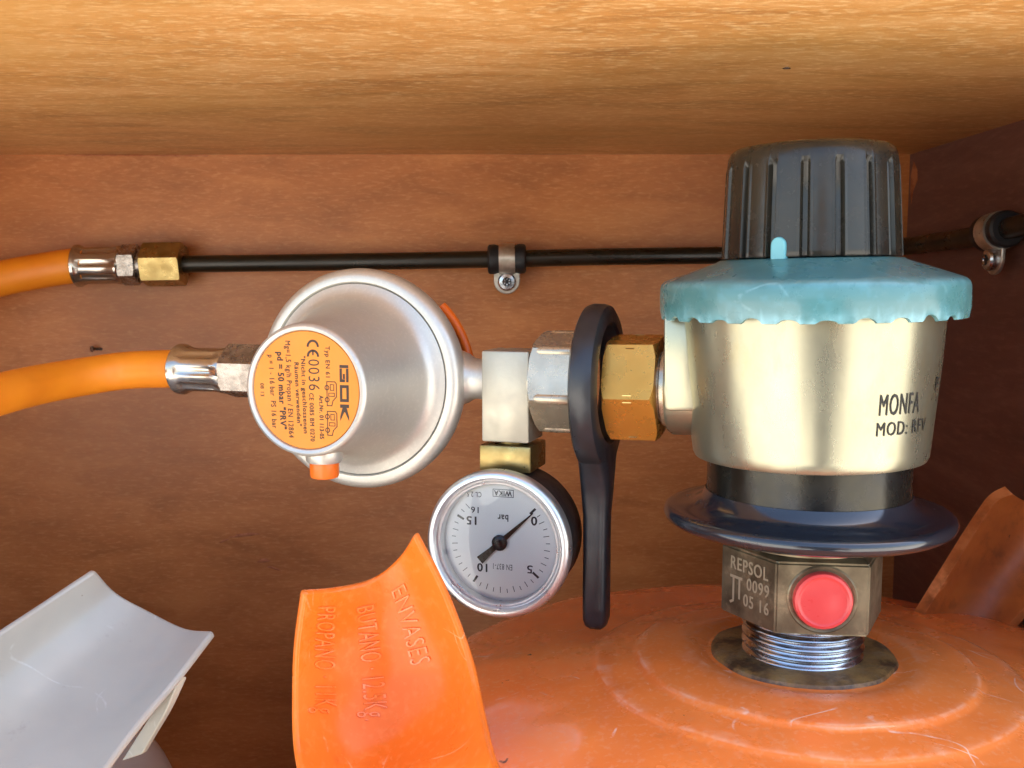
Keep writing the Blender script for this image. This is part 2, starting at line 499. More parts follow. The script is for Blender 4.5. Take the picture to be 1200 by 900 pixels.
M['case'] = mat('black_gauge_case', lin('24201F'), 0.45, var=lin('2E2928'), var_scale=80, bump=0.05, bump_scale=800, fine=lin('4A4442'), fine_amt=0.25, fine_scale=500)
M['bezel'] = mat('polished_bezel', lin('D8DADB'), 0.34, metal=0.9, var=lin('CBCDCE'), var_scale=60)
M['dial'] = mat('white_dial', lin('F6F5F0'), 0.5, rough_var=0.03)
M['pipe'] = mat('black_pipe', lin('1E1A14'), 0.3, var=lin('2C261C'), var_scale=40, metal=0.3, stretch=(0.2, 1, 1), bump=0.02, bump_scale=300)
M['rubber'] = mat('black_rubber', lin('1C1C1E'), 0.5)
M['clip'] = mat('zinc_clip', lin('CFC9BC'), 0.35, metal=0.8, var=lin('AFA798'), var_scale=150)
M['raw'] = mat('raw_wood_chip', lin('B07048'), 0.7, var=lin('8A4A2A'), var_scale=200)
def glass_mat():
    m = bpy.data.materials.new('gauge_glass'); m.use_nodes = True
    n, l = m.node_tree.nodes, m.node_tree.links
    n.remove(n['Principled BSDF'])
    fr = n.new('ShaderNodeFresnel'); fr.inputs[0].default_value = 1.5
    tr = n.new('ShaderNodeBsdfTransparent'); tr.inputs[0].default_value = (0.97, 0.985, 0.99, 1)
    gl = n.new('ShaderNodeBsdfGlossy'); gl.inputs['Roughness'].default_value = 0.03
    mx = n.new('ShaderNodeMixShader')
    l.new(fr.outputs[0], mx.inputs[0]); l.new(tr.outputs[0], mx.inputs[1]); l.new(gl.outputs[0], mx.inputs[2])
    l.new(mx.outputs[0], n['Material Output'].inputs[0])
    return m
M['glass'] = glass_mat()

I4 = Matrix.Identity(4)
# ------------------------------------------------------------------ the setting: a plywood gas locker, open at the front
YW, XR, XL, ZC, ZF, YF = 610, 233, -430, 71.5, -445, 165
def panel(name, lo, hi, m): 
    return obj(name, box(bmesh.new(), I4, lo, hi, 0), m, kind='structure', smooth=0)
panel('wall_back', (XL, YW, ZF), (XR, YW + 15, ZC), M['back'])
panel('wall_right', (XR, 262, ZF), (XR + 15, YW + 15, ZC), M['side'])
panel('wall_left', (XL - 15, 262, ZF), (XL, YW + 15, ZC), M['back'])
panel('ceiling', (XL - 15, 258, ZC), (XR + 15, YW + 15, ZC + 15), M['ceil'])
panel('wall_front', (-1600, 255, ZC + 15.5), (1400, 275, 1500), M['grey'])
panel('floor', (XL - 15, YF, ZF - 15), (XR + 15, YW + 15, ZF), M['floor'])
bm = bmesh.new()
vs = [bm.verts.new(V(x, y, -900)) for x, y in ((-60000, -60000), (60000, -60000), (60000, 60000), (-60000, 60000))]
bm.faces.new(vs)
obj('ground', bm, M['ground'], kind='structure', smooth=0)

# ------------------------------------------------------------------ gas bottles
AX, AY = 93.6, 320.0
def bottle_profile(z0=-118.5):
    def dz(r): return z0 - r * r / 920.0
    p = [(20, z0 - 2.2), (27, z0 - 2.2), (29.5, z0 - 2.6), (31, z0 - 2.8)]
    for r in (35, 40, 45, 49, 51.5): p.append((r, dz(r) - 0.0))
    p += [(52.2, dz(52) - 0.1), (53, dz(53) - 0.5), (53.8, dz(54) - 1.1), (54.8, dz(55) - 1.3), (60, dz(60) - 1.2), (65, dz(65) - 1.15), (66.2, dz(66) - 1.3), (67.0, dz(67) - 1.7), (67.8, dz(67.5) - 2.0), (69, dz(69) - 2.1)]
    for r in (74, 80, 88, 96, 104, 111, 117): p.append((r, dz(r) - 2.1 * max(0, 1 - (r - 69) / 45)))
    zz, rr = dz(117), 117
    for k in range(1, 9):
        a = R(90 * k / 8)
        p.append((rr + 21 * math.sin(a), zz - 24 * (1 - math.cos(a)) - 4 * math.sin(a)))
    zb = p[-1][1]
    p += [(138, zb - 60), (138, -410), (132, -428), (120, -436)]
    return p

def bottle(ax, ay, dz, m, root):
    prof_b = [(r_, h_ if h_ > -200 else h_ - dz) for r_, h_ in bottle_profile()]
    def dent(th, i, r, h):
        x, y = r * math.cos(th), r * math.sin(th)
        k = 0.0
        if 30 < r < 136:
            k = noise.noise(V(x * 0.035, y * 0.035, 1.7 + ax)) * 0.9 + noise.noise(V(x * 0.09, y * 0.09, 4.1 + ax)) * 0.35
            k *= min(1, (r - 30) / 25)
        return r, h + k
    b = obj('body', lathe(bmesh.new(), frame((ax, ay, dz), (1, 0, 0), (0, 1, 0), (0, 0, 1)), prof_b, 180, dent, cap1=True), m, root, smooth=60)
    f = bmesh.new()
    lathe(f, frame((ax, ay, 0), (1, 0, 0), (0, 1, 0), (0, 0, 1)), [(112, -432), (117, -432), (117, -444.5), (112, -444.5)], 96, closed=True)
    obj('foot_ring', f, m, root)
    return b

ob = thing('gas_bottle', 'orange steel gas bottle with brass valve under the round adapter', 'gas bottle', (AX, AY, -444.5), 'gas bottles in the locker')
bottle(AX, AY, 0, M['orange'], ob)
# worn collar around the valve
cf = frame((AX, AY, 0), (1, 0, 0), (0, 1, 0), (0, 0, 1))
def rough_edge(th, i, r, h):
    k = 1 + 0.035 * noise.noise(V(math.cos(th) * 2.2, math.sin(th) * 2.2, 3)) if i > 0 else 1
    return r * k, h
obj('valve_collar', lathe(bmesh.new(), cf, [(16, -119.2), (24, -119.3), (27, -119.5), (28.6, -120.0), (29.4, -121.6)], 96, rough_edge), M['boss'], ob)

# valve
CD = V(-AX, -AY, 0).normalized()      # towards the viewer
CR = V(-CD.y, CD.x, 0)                # to the viewer's right
if CR.x < 0: CR = -CR
def axp(e, f, z): return V(AX, AY, 0) + CR * e + CD * f + V(0, 0, z)
hexpts = [(-25.5, 6), (-8, 24.0), (18.8, 19.6), (24.0, -6), (8, -24.0), (-18.8, -19.6)]
bm = bmesh.new()
t = bmesh.new()
lo = [t.verts.new(axp(e, f, -106.8)) for e, f in hexpts]
hi = [t.verts.new(axp(e, f, -85.0)) for e, f in hexpts]
top = [t.verts.new(axp(e * 0.9, f * 0.9, -83.2)) for e, f in hexpts]
t.faces.new(lo); t.faces.new(top)
for k in range(6):
    t.faces.new((lo[k], lo[(k + 1) % 6], hi[(k + 1) % 6], hi[k]))
    t.faces.new((hi[k], hi[(k + 1) % 6], top[(k + 1) % 6], top[k]))
bmesh.ops.bevel(t, geom=list(t.edges), offset=0.55, segments=2, affect='EDGES')
merge(bm, t)
lathe(bm, cf, [(21, -83.6), (22.6, -83.3), (22.8, -80.5), (22, -79.0)], 72)
valve = obj('valve', bm, M['valve'], ob)
bm = bmesh.new()
lathe(bm, cf, [(17.2, -106.6)] + [(18.6 + 0.55 * math.cos(i * math.pi / 5), -107.4 - i * 0.3) for i in range(41)] + [(18.4, -121)], 72)
obj('threaded_neck', bm, M['steel'], valve)
bm = bmesh.new()
fp = [(20.5, -80.0), (28, -79.8), (36, -78.8), (42.3, -77.5), (44.3, -76.2), (44.9, -74.6), (44.4, -73.2), (43.2, -72.5), (41.5, -72.7), (38.5, -72.6), (35.2, -71.7), (32.8, -69.8), (31.6, -67)]
lathe(bm, cf, fp, 128)
obj('flange', bm, M['flange'], valve, smooth=50)
bm = bmesh.new()
lathe(bm, cf, [(31.4, -68), (31.3, -66), (31.2, -55.5), (28, -55.5)], 128)
obj('neck', bm, M['darksteel'], valve)
# red cap on the front flat
B0, C0 = axp(-8, 24.0, -96), axp(18.8, 19.6, -96)
fx = (C0 - B0).normalized(); fn = fx.cross(V(0, 0, 1)); 
if fn.dot(CD) < 0: fn = -fn
cen = B0 + fx * 13.6 + V(0, 0, 0.3)
bm = lathe(bmesh.new(), axis_frame(cen, fn), [(8.7, -0.5), (8.7, 1.6), (8.3, 2.3), (7.5, 2.5), (7.0, 2.25), (6.5, 2.2), (3, 2.45), (0, 2.5)], 64)
obj('dust_cap', bm, M['red'], valve)
bm = lathe(bmesh.new(), axis_frame(cen, fn), [(8.9, 0.1), (10.0, 0.5), (10.4, 0.2), (10.5, -0.4)], 64)
obj('cap_seat', bm, M['valve'], valve)
# stamped marking on the left flat
A0 = axp(-25.5, 6, 0)
ax_ = (B0 - A0); ax_.z = 0; alen = ax_.length; ax_.normalize()
an = ax_.cross(V(0, 0, 1))
if an.dot(CD) < 0: an = -an
bm = bmesh.new()
for s, x, z, wd, h in (('REPSOL', 4.6, -91.6, 17.0, 4.0), ('0099', 12.2, -96.8, 10.0, 3.8), ('05 16', 10.8, -102.2, 11.4, 3.8)):
    t, _ = text_bm(s, wd, h, bold=0.004, depth=0.05)
    lettering(bm, t, flat_map(A0 + ax_ * x + V(0, 0, z), ax_, V(0, 0, 1), an, 0.14))
# conformity mark next to the number
for p in ([(4.4, -93.6), (10.2, -93.6), (10.2, -94.5), (4.4, -94.5)], [(5.6, -94.3), (6.5, -94.3), (6.5, -101.5), (5.6, -101.5)], [(8.4, -94.3), (9.3, -94.3), (9.3, -100.8), (8.4, -100.8)], [(4.2, -102.4), (6.2, -101.3), (6.5, -102.0), (4.8, -103)]):
    bm.faces.new([bm.verts.new(A0 + ax_ * x + an * 0.16 + V(0, 0, z)) for x, z in p])
obj('lettering', bm, M['stampl'], valve, smooth=0)

# front left handle of the orange bottle: curved scoop of sheet steel
rows = [[sight(358, 694, 277), sight(398, 690, 286), sight(436, 680, 291), sight(466, 655, 288), sight(485, 626, 281)],
        [sight(350, 745, 277), sight(398, 748, 288), sight(448, 742, 293), sight(495, 728, 290), sight(524, 705, 282)],
        [sight(347, 805, 275), sight(400, 806, 286), sight(456, 802, 291), sight(515, 792, 287), sight(548, 775, 279)],
        [sight(348, 862, 270), sight(405, 866, 281), sight(464, 866, 282), sight(528, 852, 274), sight(562, 838, 264)],
        [sight(356, 905, 261), sight(415, 918, 271), sight(474, 920, 264), sight(542, 908, 250), sight(580, 900, 238)],
        [sight(376, 960, 247), sight(430, 980, 255), sight(492, 990, 246), sight(560, 980, 235), sight(606, 965, 224)]]
S1, N1 = grid_fn(rows)
h1 = obj('handle', sheet(bmesh.new(), S1, N1, 2.4, 32, 48, 0.5), M['orange_h'], ob, smooth=50, bevel=0.8, label='scooped orange handle stamped with filling weights')
bm = bmesh.new()
def on_handle(u0, v0, ku, kv):
    # reading runs down the handle, letter tops point right
    def f(x, y, z):
        u, v = u0 + y * ku, v0 + x * kv
        p = S1(u, v)
        return p + N1(u, v) * (0.16 + z + noise.noise(p * 0.06) * 0.5)
    return f
for s, u0, v0, wd, h in (('PROPANO · 11Kg', 0.10, 0.07, 0.43, 0.12), ('BUTANO · 12.5Kg.', 0.36, 0.085, 0.44, 0.12), ('ENVASES', 0.62, 0.07, 0.27, 0.11)):
    t, _ = text_bm(s, wd, h, bold=-0.008, depth=0.28)
    lettering(bm, t, on_handle(u0, v0, 1.0, 1.0))
obj('lettering', bm, M['emboss'], h1, smooth=0)
# rear right handle of the orange bottle
rows = [[sight(1080, 724, 380), sight(1098, 730, 386), sight(1120, 737, 388), sight(1142, 744, 386), sight(1166, 752, 380)],
        [sight(1092, 706, 382), sight(1112, 712, 389), sight(1135, 719, 391), sight(1158, 726, 389), sight(1182, 733, 382)],
        [sight(1130, 644, 386), sight(1150, 658, 394), sight(1174, 668, 397), sight(1200, 674, 393), sight(1226, 678, 385)],
        [sight(1158, 600, 388), sight(1182, 616, 396), sight(1204, 625, 398), sight(1228, 630, 394), sight(1248, 632, 387)],
        [sight(1170, 586, 389), sight(1190, 599, 396), sight(1210, 608, 398), sight(1232, 614, 393), sight(1252, 617, 387)],
        [sight(1186, 579, 390), sight(1198, 586, 396), sight(1214, 594, 398), sight(1232, 601, 393), sight(1248, 606, 388)]]
S2, N2 = grid_fn(rows)
obj('handle', sheet(bmesh.new(), S2, N2, 4.2, 20, 34, 0.4), M['orange_shaded'], ob, smooth=50, bevel=0.8, label='scuffed orange handle, painted darker for shading, near the side wall')

# grey bottle at the left
GX, GY = -257, 330
gb = thing('gas_bottle', 'pale grey gas bottle with scooped handle in the lower left corner', 'gas bottle', (GX, GY, -444.5), 'gas bottles in the locker')
bottle(GX, GY, -45, M['grey'], gb)
rows = [[sight(112, 669, 300), sight(136, 694, 306), sight(176, 716, 307), sight(216, 735, 301), sight(249, 739, 293)],
        [sight(58, 704, 288), sight(88, 733, 294), sight(132, 757, 295), sight(180, 778, 289), sight(216, 781, 281)],
        [sight(0, 742, 274), sight(34, 774, 281), sight(80, 802, 282), sight(136, 824, 276), sight(176, 829, 268)],
        [sight(-70, 790, 258), sight(-28, 826, 265), sight(24, 858, 266), sight(84, 880, 260), sight(130, 890, 252)],
        [sight(-150, 845, 240), sight(-100, 884, 246), sight(-40, 918, 247), sight(26, 942, 242), sight(84, 950, 235)]]
S3, N3 = grid_fn(rows)
h3 = obj('handle', sheet(bmesh.new(), S3, N3, 2.2, 28, 40, 0.4), M['grey'], gb, smooth=50, bevel=0.7)
bm = bmesh.new()
st = [[sight(211, 792, 288), sight(204, 800, 291), sight(197, 806, 294)], [sight(192, 838, 291), sight(180, 842, 294), sight(170, 848, 297)], [sight(166, 884, 299), sight(154, 888, 302), sight(142, 892, 305)]]
S4, N4 = grid_fn(st)
sheet(bm, S4, N4, 2.2, 8, 16)
obj('handle_strut', bm, M['grey'], gb, smooth=50, bevel=0.6)

# ------------------------------------------------------------------ round adapter on the valve
ad = thing('gas_adapter', 'round adapter with black knob, teal cap and golden zinc body', 'gas adapter', (AX, AY, -56))
ad.rotation_euler = (0, R(-1.0), 0)
bm = bmesh.new()
prof = [(30.5, -55.0), (34.2, -55.9), (35.2, -55.6), (35.8, -54.4), (36.1, -52), (37.3, -40), (38.6, -27), (39.6, -14.5), (39.9, -9.5), (30, -9.5)]
lathe(bm, cf, prof, 160)
body = obj('body', bm, M['zinc'], ad, smooth=40)
def r_body(z): 
    return float(np.interp(z, [-52, -40, -27, -14.5], [36.1, 37.3, 38.6, 39.6]))
def on_body(phi0, z0):
    def f(x, y, z):
        zz = z0 + y
        r = r_body(zz) + 0.2 + z
        a = phi0 + x / r
        return V(AX, AY, zz) + (CD * math.cos(a) + CR * math.sin(a)) * r
    return f
bm = bmesh.new()
for s, a, z, wd, h, bo in (('MONFA', 30.5, -38.7, 15.2, 6.0, 0.001), ('MOD: RFV', 30.0, -44.6, 20.4, 3.9, 0.0006), ('P', 68.0, -33.6, 2.4, 4.2, 0.003)):
    t, _ = text_bm(s, wd, h, bold=bo)
    lettering(bm, t, on_body(R(a), z))
obj('lettering', bm, M['ink2'], body, smooth=0)

# teal cap with crimped lower edge
bm = bmesh.new()
NS = 28
def crimp(th, i, r, h):
    if i >= len(cap_prof) - 2:
        x_ = abs(((th * NS / (2 * math.pi) + 0.3) % 1.0) - 0.5) / 0.27
        d = math.sqrt(1 - x_ * x_) if x_ < 1 else 0.0
        jit = 0.75 + 0.5 * noise.noise(V(math.cos(th) * 3, math.sin(th) * 3, 9))
        h = h + 1.8 * d * jit
    return r, h
cap_prof = [(20, 6.2), (27.5, 5.6), (28.8, 4.9), (36, 2.4), (42.5, 0.2), (44.6, -0.6), (45.7, -1.6), (46.1, -2.9), (46.2, -6), (46.2, -9.3), (45.7, -12.3), (44.6, -12.5)]
lathe(bm, cf, cap_prof, 448, crimp)
cap = obj('cap', bm, M['teal'], ad, smooth=35)
bm = bmesh.new()
lathe(bm, cf, [(44.4, -9.5), (39.8, -9.4)], 120)
obj('cap_lining', bm, M['teal'], cap)

# black knob with raised grip pads
bm = bmesh.new()
NP = 17
kp = [(26.6, 6.1, 1), (26.8, 6.6, 1), (26.7, 8.0, 1), (26.35, 15, 1), (25.9, 24, 1), (25.45, 32.5, 1), (25.35, 33.6, 0.5), (25.3, 34.6, 0), (25.0, 36.6, 0), (24.3, 38.2, 0), (23.0, 39.2, 0), (21.2, 39.6, 0), (20.3, 39.3, 0), (19.5, 38.8, 0), (0, 38.6, 0)]
def pads(th, i, r, h):
    k = kp[i][2]
    x = ((th * NP / (2 * math.pi) + 0.18) % 1.0)
    e = min(x, 1 - x)                      # 0 in the groove
    g = 0.0 if e > 0.13 else (1.0 if e < 0.07 else (0.13 - e) / 0.06)
    flat = -0.5 * (1 - abs(x - 0.5) * 2) * 0.0
    lip = 0.22 if 0.13 < e < 0.2 else 0.0
    return r - k * (1.35 * g - lip + flat), h
lathe(bm, cf, [(a, b) for a, b, c in kp], NP * 28, pads)
lathe(bm, cf, [(26.4, 6.15), (18, 6.3)], 96)
obj('knob', bm, M['knob'], ad, smooth=38)
# little teal pointer at the foot of the knob
bm = bmesh.new()
pa = math.asin((919 - 953) / 104.0)
pf = frame(V(AX, AY, 0) + (CD * math.cos(pa) + CR * math.sin(pa)) * 26.2, CR * math.cos(pa) - CD * math.sin(pa), V(0, 0, 1), CD * math.cos(pa) + CR * math.sin(pa))
t = bmesh.new()
ol = [(-2.5, 4.6), (2.5, 4.6), (2.5, 9.6)] + [(2.5 * math.cos(R(a)), 9.6 + 2.5 * math.sin(R(a))) for a in range(20, 180, 20)] + [(-2.5, 9.6)]
f0 = [t.verts.new(V(x, y, -0.8)) for x, y in ol]; f1 = [t.verts.new(V(x * 0.86, y - (0.3 if y > 8 else 0), 1.3)) for x, y in ol]
t.faces.new(f0); t.faces.new(f1)
for k in range(len(ol)): t.faces.new((f0[k], f0[(k + 1) % len(ol)], f1[(k + 1) % len(ol)], f1[k]))
merge(bm, t, pf)
obj('pointer', bm, M['tealtab'], cap, bevel=0.3)

# ------------------------------------------------------------------ pipe run: everything sits on one line turned 18 degrees
YAW = R(18)
D = V(-math.cos(YAW), math.sin(YAW), 0)      # away from the adapter
NN = V(-math.sin(YAW), -math.cos(YAW), 0)    # towards the viewer
K = V(0, 0, 1)
PO = V(AX, AY, -35.0)
def run(t, s=0, z=0): return PO + D * t + NN * s + K * z
FT = axis_frame(PO, D)                       # local z = distance along the run

bm = bmesh.new()
lathe(bm, FT, [(15.5, 30), (15.5, 42.2), (14.6, 43.6), (11.2, 43.8)], 64)
web = frame(PO, D, NN, K)
box(bm, web, (32, -9, -6), (43.2, 15.6, 24.4), 1.6)
obj('inlet', bm, M['zinc'], ad)
bm = bmesh.new()
lathe(bm, FT, [(11.5, 43.4), (12.8, 43.7), (12.8, 45.2), (11.6, 45.8), (11.6, 48)], 48)
obj('inlet_collar', bm, M['nut'], ad)
bm = bmesh.new()
hexnut(bm, FT, 15.8, 46.2, 63, hole=9, rc=16.5, rot=R(-7))
un = obj('union_nut', bm, M['brass'], ad, label='yellow brass hexagon nut')
# notches marking the left hand thread on the corners
bm = bmesh.new()
for k in range(6):
    a = R(-7) + k * math.pi / 3
    rr = 15.8 / math.cos(math.pi / 6)
    c_ = FT @ V(rr * math.cos(a), rr * math.sin(a), 54.5)
    rad = (FT.to_3x3() @ V(math.cos(a), math.sin(a), 0)).normalized()
    tang = (FT.to_3x3() @ V(-math.sin(a), math.cos(a), 0)).normalized()
    fm = frame(c_, D, tang, rad)
    t = bmesh.new()
    pts = [(-1.4, 0.05), (1.4, 0.05), (0, -1.1)]
    f0 = [t.verts.new(V(x, -1.3, z - 0.6)) for x, z in pts]; f1 = [t.verts.new(V(x, 1.3, z - 0.6)) for x, z in pts]; 
    t.faces.new(f0); t.faces.new(f1)
    for q in range(3): t.faces.new((f0[q], f0[(q + 1) % 3], f1[(q + 1) % 3], f1[q]))
    merge(bm, t, fm)
obj('thread_mark', bm, M['brass2'], un, smooth=0)

# test block with its plated union nut
tb = thing('test_block', 'square nickel plated block with hexagon nut between regulator and black spanner', 'pipe fitting', run(98, 0, -20))
bm = box(bmesh.new(), frame(PO, D, NN, K), (89.8, -8.6, -20.6), (106.6, 8.4, 10.4), 0.7)
obj('block', bm, M['nickel2'], tb)
bm = bmesh.new()
hexnut(bm, FT, 15.0, 73.2, 88.2, hole=8.5, rc=15.7, rot=R(-16))
for k in range(6):
    a = R(-16 + 60 * k)
    t = bmesh.new()
    lathe(t, axis_frame(run(73.6, 15.6 * math.cos(a), 15.6 * math.sin(a)), D), [(0, 0), (1.5, 0.2), (1.9, 0.8), (1.9, 11.0), (1.4, 12.6), (0.6, 13.2), (0, 13.2)], 18)
    merge(bm, t)
lathe(bm, FT, [(9.5, 88.2), (9.5, 90.2)], 40)
obj('union_nut', bm, M['nut'], tb)
bm = lathe(bmesh.new(), FT, [(7.5, 106.4), (7.2, 108), (7.0, 111), (7.4, 112.6), (8.6, 114.4), (9.8, 117.5), (9.8, 124)], 48)
obj('outlet_stub', bm, M['nickel'], tb)

# black spanner hanging on the brass nut
sp = bmesh.new()
def ring_pt(a, r, t): return run(t, r * math.cos(a), r * math.sin(a))
seg = 96
def inner(a):
    p = math.pi / 3
    t_ = ((a - R(14)) % p) - p / 2
    return 16.6 / math.cos(t_)
prof_ring = []
for k in range(seg):
    a = 2 * math.pi * k / seg
    ri = 19.4
    low = max(0, math.sin(-a)) ** 3
    ro = 26.3 + 2.5 * low
    w2 = 4.3 + 0.5 * low
    prof = [(ri, -w2 + 0.8), (ri + 0.9, -w2), (ro - 2.2, -w2), (ro - 0.6, -w2 + 0.9), (ro, -w2 + 2.6), (ro, w2 - 2.6), (ro - 0.6, w2 - 0.9), (ro - 2.2, w2), (ri + 0.9, w2), (ri, w2 - 0.8)]
    prof_ring.append([sp.verts.new(ring_pt(a, r_, 68 + w_)) for r_, w_ in prof])
for k in range(seg):
    A_, B_ = prof_ring[k], prof_ring[(k + 1) % seg]
    m_ = len(A_)
    for q in range(m_): sp.faces.new((A_[q], A_[(q + 1) % m_], B_[(q + 1) % m_], B_[q]))
# handle: rounded bar with a shallow groove down its face
hp = [(-20.5, 15.5, 4.9), (-24, 13, 5.1), (-29, 9.4, 5.2), (-34, 7.0, 5.1), (-39, 5.6, 4.9), (-45, 4.9, 4.4), (-56, 5.0, 4.3), (-66, 5.2, 4.3), (-76, 5.4, 4.3), (-81, 5.2, 4.2), (-83.2, 4.2, 3.6), (-84.4, 2.4, 2.4)]
hr = []
for z, a_, b_ in hp:
    ring = []
    for k in range(32):
        th = 2 * math.pi * k / 32
        ex = 0.55
        c_, s_ = math.cos(th), math.sin(th)
        x = math.copysign(abs(c_) ** ex, c_) * b_
        y = math.copysign(abs(s_) ** ex, s_) * a_
        if -82 < z < -33 and abs(c_) < 0.36: y *= 0.93
        ring.append(sp.verts.new(run(68 + x, y, z)))
    hr.append(ring)
for A_, B_ in zip(hr, hr[1:]):
    for k in range(32): sp.faces.new((A_[k], A_[(k + 1) % 32], B_[(k + 1) % 32], B_[k]))
sp.faces.new(hr[0]); sp.faces.new(hr[-1])
obj('spanner', sp, M['spanner'], base=run(68, 0, -88), smooth=40, label='black plastic ring spanner hanging upright on the pipe nuts', cat='spanner')

# ------------------------------------------------------------------ pressure regulator
RT = 152.0
rg = thing('pressure_regulator', 'round satin nickel gas regulator with orange printed label', 'gas regulator', run(RT, 0, -39))
RO = run(RT, 7, -0.6)
FR = frame(RO, -D, K, NN)                    # x right, y up, z towards the viewer
bm = bmesh.new()
lathe(bm, FR, [(18.9, 39.4), (19.2, 40.2), (20.2, 40.6), (21.0, 40.2), (21.4, 39.0), (21.5, 36), (22.0, 30.5), (23.6, 22), (25.6, 14), (27.4, 8.6), (28.6, 6.6), (30.6, 5.2), (32.6, 4.6), (33.4, 4.3)], 128)
rbody = obj('body', bm, M['nickel'], rg, smooth=45)
bm = lathe(bmesh.new(), FR, [(33.2, 3.2), (33.4, 4.0), (34.2, 4.9), (36.0, 4.9), (37.6, 4.2), (38.6, 2.6), (38.8, 0.4), (38.6, -1.8), (38.0, -3.6), (36.6, -4.6), (34.5, -5.0), (31, -6), (29, -12), (22, -14), (0, -14)], 128)
obj('rim', bm, M['nickel'], rg, smooth=45)
# printed label
bm = lathe(bmesh.new(), FR, [(19.0, 39.3), (18.7, 39.75), (0, 39.75)], 96)
lab = obj('label_plate', bm, M['label'], rg, smooth=20)
ink = bmesh.new()
def lab_pt(x, y, z=0): return FR @ V(x, y, 39.82 + z)
def line(s, x0, ytop, length, h, bold=0.0, tilt=0.0):
    t, _ = text_bm(s, length, h, bold=bold)
    def f(tx, ty, tz): return lab_pt(x0 + ty + tilt * tx, ytop - tx, tz)
    lettering(ink, t, f)
def bar(x0, y0, x1, y1):
    ink.faces.new([ink.verts.new(lab_pt(x, y)) for x, y in ((x0, y0), (x1, y0), (x1, y1), (x0, y1))])
line('Typ EN 61', 7.3, 14.2, 9.8, 1.5, 0.004)
line('0036', 1.2, 9.9, 9.8, 3.9, -0.004)
line('Art.Nr. 01 113-05', 4.8, -1.4, 13.8, 1.45, 0.01)
line('CE 0085 BM 0270', 1.3, -0.8, 15.4, 1.5, 0.006, 0.01)
line('"Nicht in geschlossenen', -1.4, 10.9, 24.6, 1.5, 0.008, 0.02)
line('Räumen verwenden"', -3.8, 8.8, 20.2, 1.5, 0.008, 0.03)
line('Mg=1,5 kg/h Propan / EN 12864', -6.9, 15.6, 31.0, 1.8, 0.004, -0.04 + 0.06)
line('pd = 50 mbar "PRV"', -10.0, 12.0, 24.6, 2.1, 0.012, 0.03)
line('p = 1 - 16 bar  PS 16 bar', -13.2, 11.0, 23.6, 1.8, 0.004, 0.04)
line('08 13', -16.3, 1.8, 4.2, 1.3, 0.004)
# conformity sign: two open arcs
def arc(cx, cy, r0, r1, a0, a1, n=20):
    for k in range(n):
        b0, b1 = R(a0 + (a1 - a0) * k / n), R(a0 + (a1 - a0) * (k + 1) / n)
        ink.faces.new([ink.verts.new(lab_pt(cx + r * math.cos(b), cy + r * math.sin(b))) for r, b in ((r0, b0), (r1, b0), (r1, b1), (r0, b1))])
arc(2.9, 14.0, 1.4, 2.15, -5, 185)
arc(2.9, 10.9, 1.4, 2.15, -5, 185)
bar(2.65, 11.2, 3.15, 12.9)
# block capitals of the maker
def blk(x0, x1, ya, yb): bar(x0, ya, x1, yb)
gx0, gx1 = 12.1, 15.2
y = 8.4
blk(gx0, gx1, y, y - 0.95); blk(gx1 - 0.85, gx1, y - 1.1, y - 5.4); blk(gx0, gx0 + 0.85, y - 1.1, y - 5.4); blk(gx0 + 0.85, gx0 + 1.85, y - 4.5, y - 5.4)
blk(gx0 + 1.15, gx0 + 1.85, y - 2.8, y - 4.4)
y = 2.1
blk(gx0, gx1, y, y - 0.95); blk(gx0, gx1, y - 4.4, y - 5.35); blk(gx1 - 0.85, gx1, y - 0.95, y - 4.4); blk(gx0, gx0 + 0.85, y - 0.95, y - 4.4)
y = -4.0
blk(gx0, gx1, y, y - 1.1)
mid_ = (gx0 + gx1) / 2
for q in (1, -1):
    e_ = gx1 if q > 0 else gx0
    ink.faces.new([ink.verts.new(lab_pt(a, b)) for a, b in ((mid_ - 0.1 * q, y - 1.1), (mid_ + 0.75 * q, y - 1.1), (e_, y - 3.9), (e_, y - 5.3), (mid_ + 0.2 * q, y - 2.6), (mid_ - 0.1 * q, y - 2.3))])
# two vehicle pictograms drawn as outlines
def outline(pts, w_=0.28, close=True):
    n_ = len(pts)
    for k in range(n_ if close else n_ - 1):
        a, b = Vector(pts[k]), Vector(pts[(k + 1) % n_])
        d_ = (b - a)
        if d_.length < 1e-6: continue
        d_.normalize(); p_ = Vector((-d_.y, d_.x)) * w_ / 2
        a, b = a - d_ * w_ / 2, b + d_ * w_ / 2
        ink.faces.new([ink.verts.new(lab_pt(*q)) for q in (a + p_, b + p_, b - p_, a - p_)])
for y0, L in ((3.0, 7.6), (-6.4, 7.6)):
    outline([(7.6, y0), (10.4, y0), (10.9, y0 - 0.6), (10.9, y0 - L * 0.62), (9.6, y0 - L * 0.8), (9.2, y0 - L), (7.6, y0 - L)])
    outline([(8.8, y0 - 0.9), (10.0, y0 - 0.9), (10.0, y0 - 2.7), (8.8, y0 - 2.7)], 0.22)
    outline([(8.2, y0 - 3.6), (10.2, y0 - 3.6), (10.2, y0 - 4.6), (8.2, y0 - 4.6)], 0.22)
    for yy in ((1.9, 5.7) if y0 > 0 else (1.7, 6.0)):
        arc(7.6, y0 - yy, 0.55, 0.85, 0, 360, 16)
obj('lettering', ink, M['ink'], lab, smooth=0)
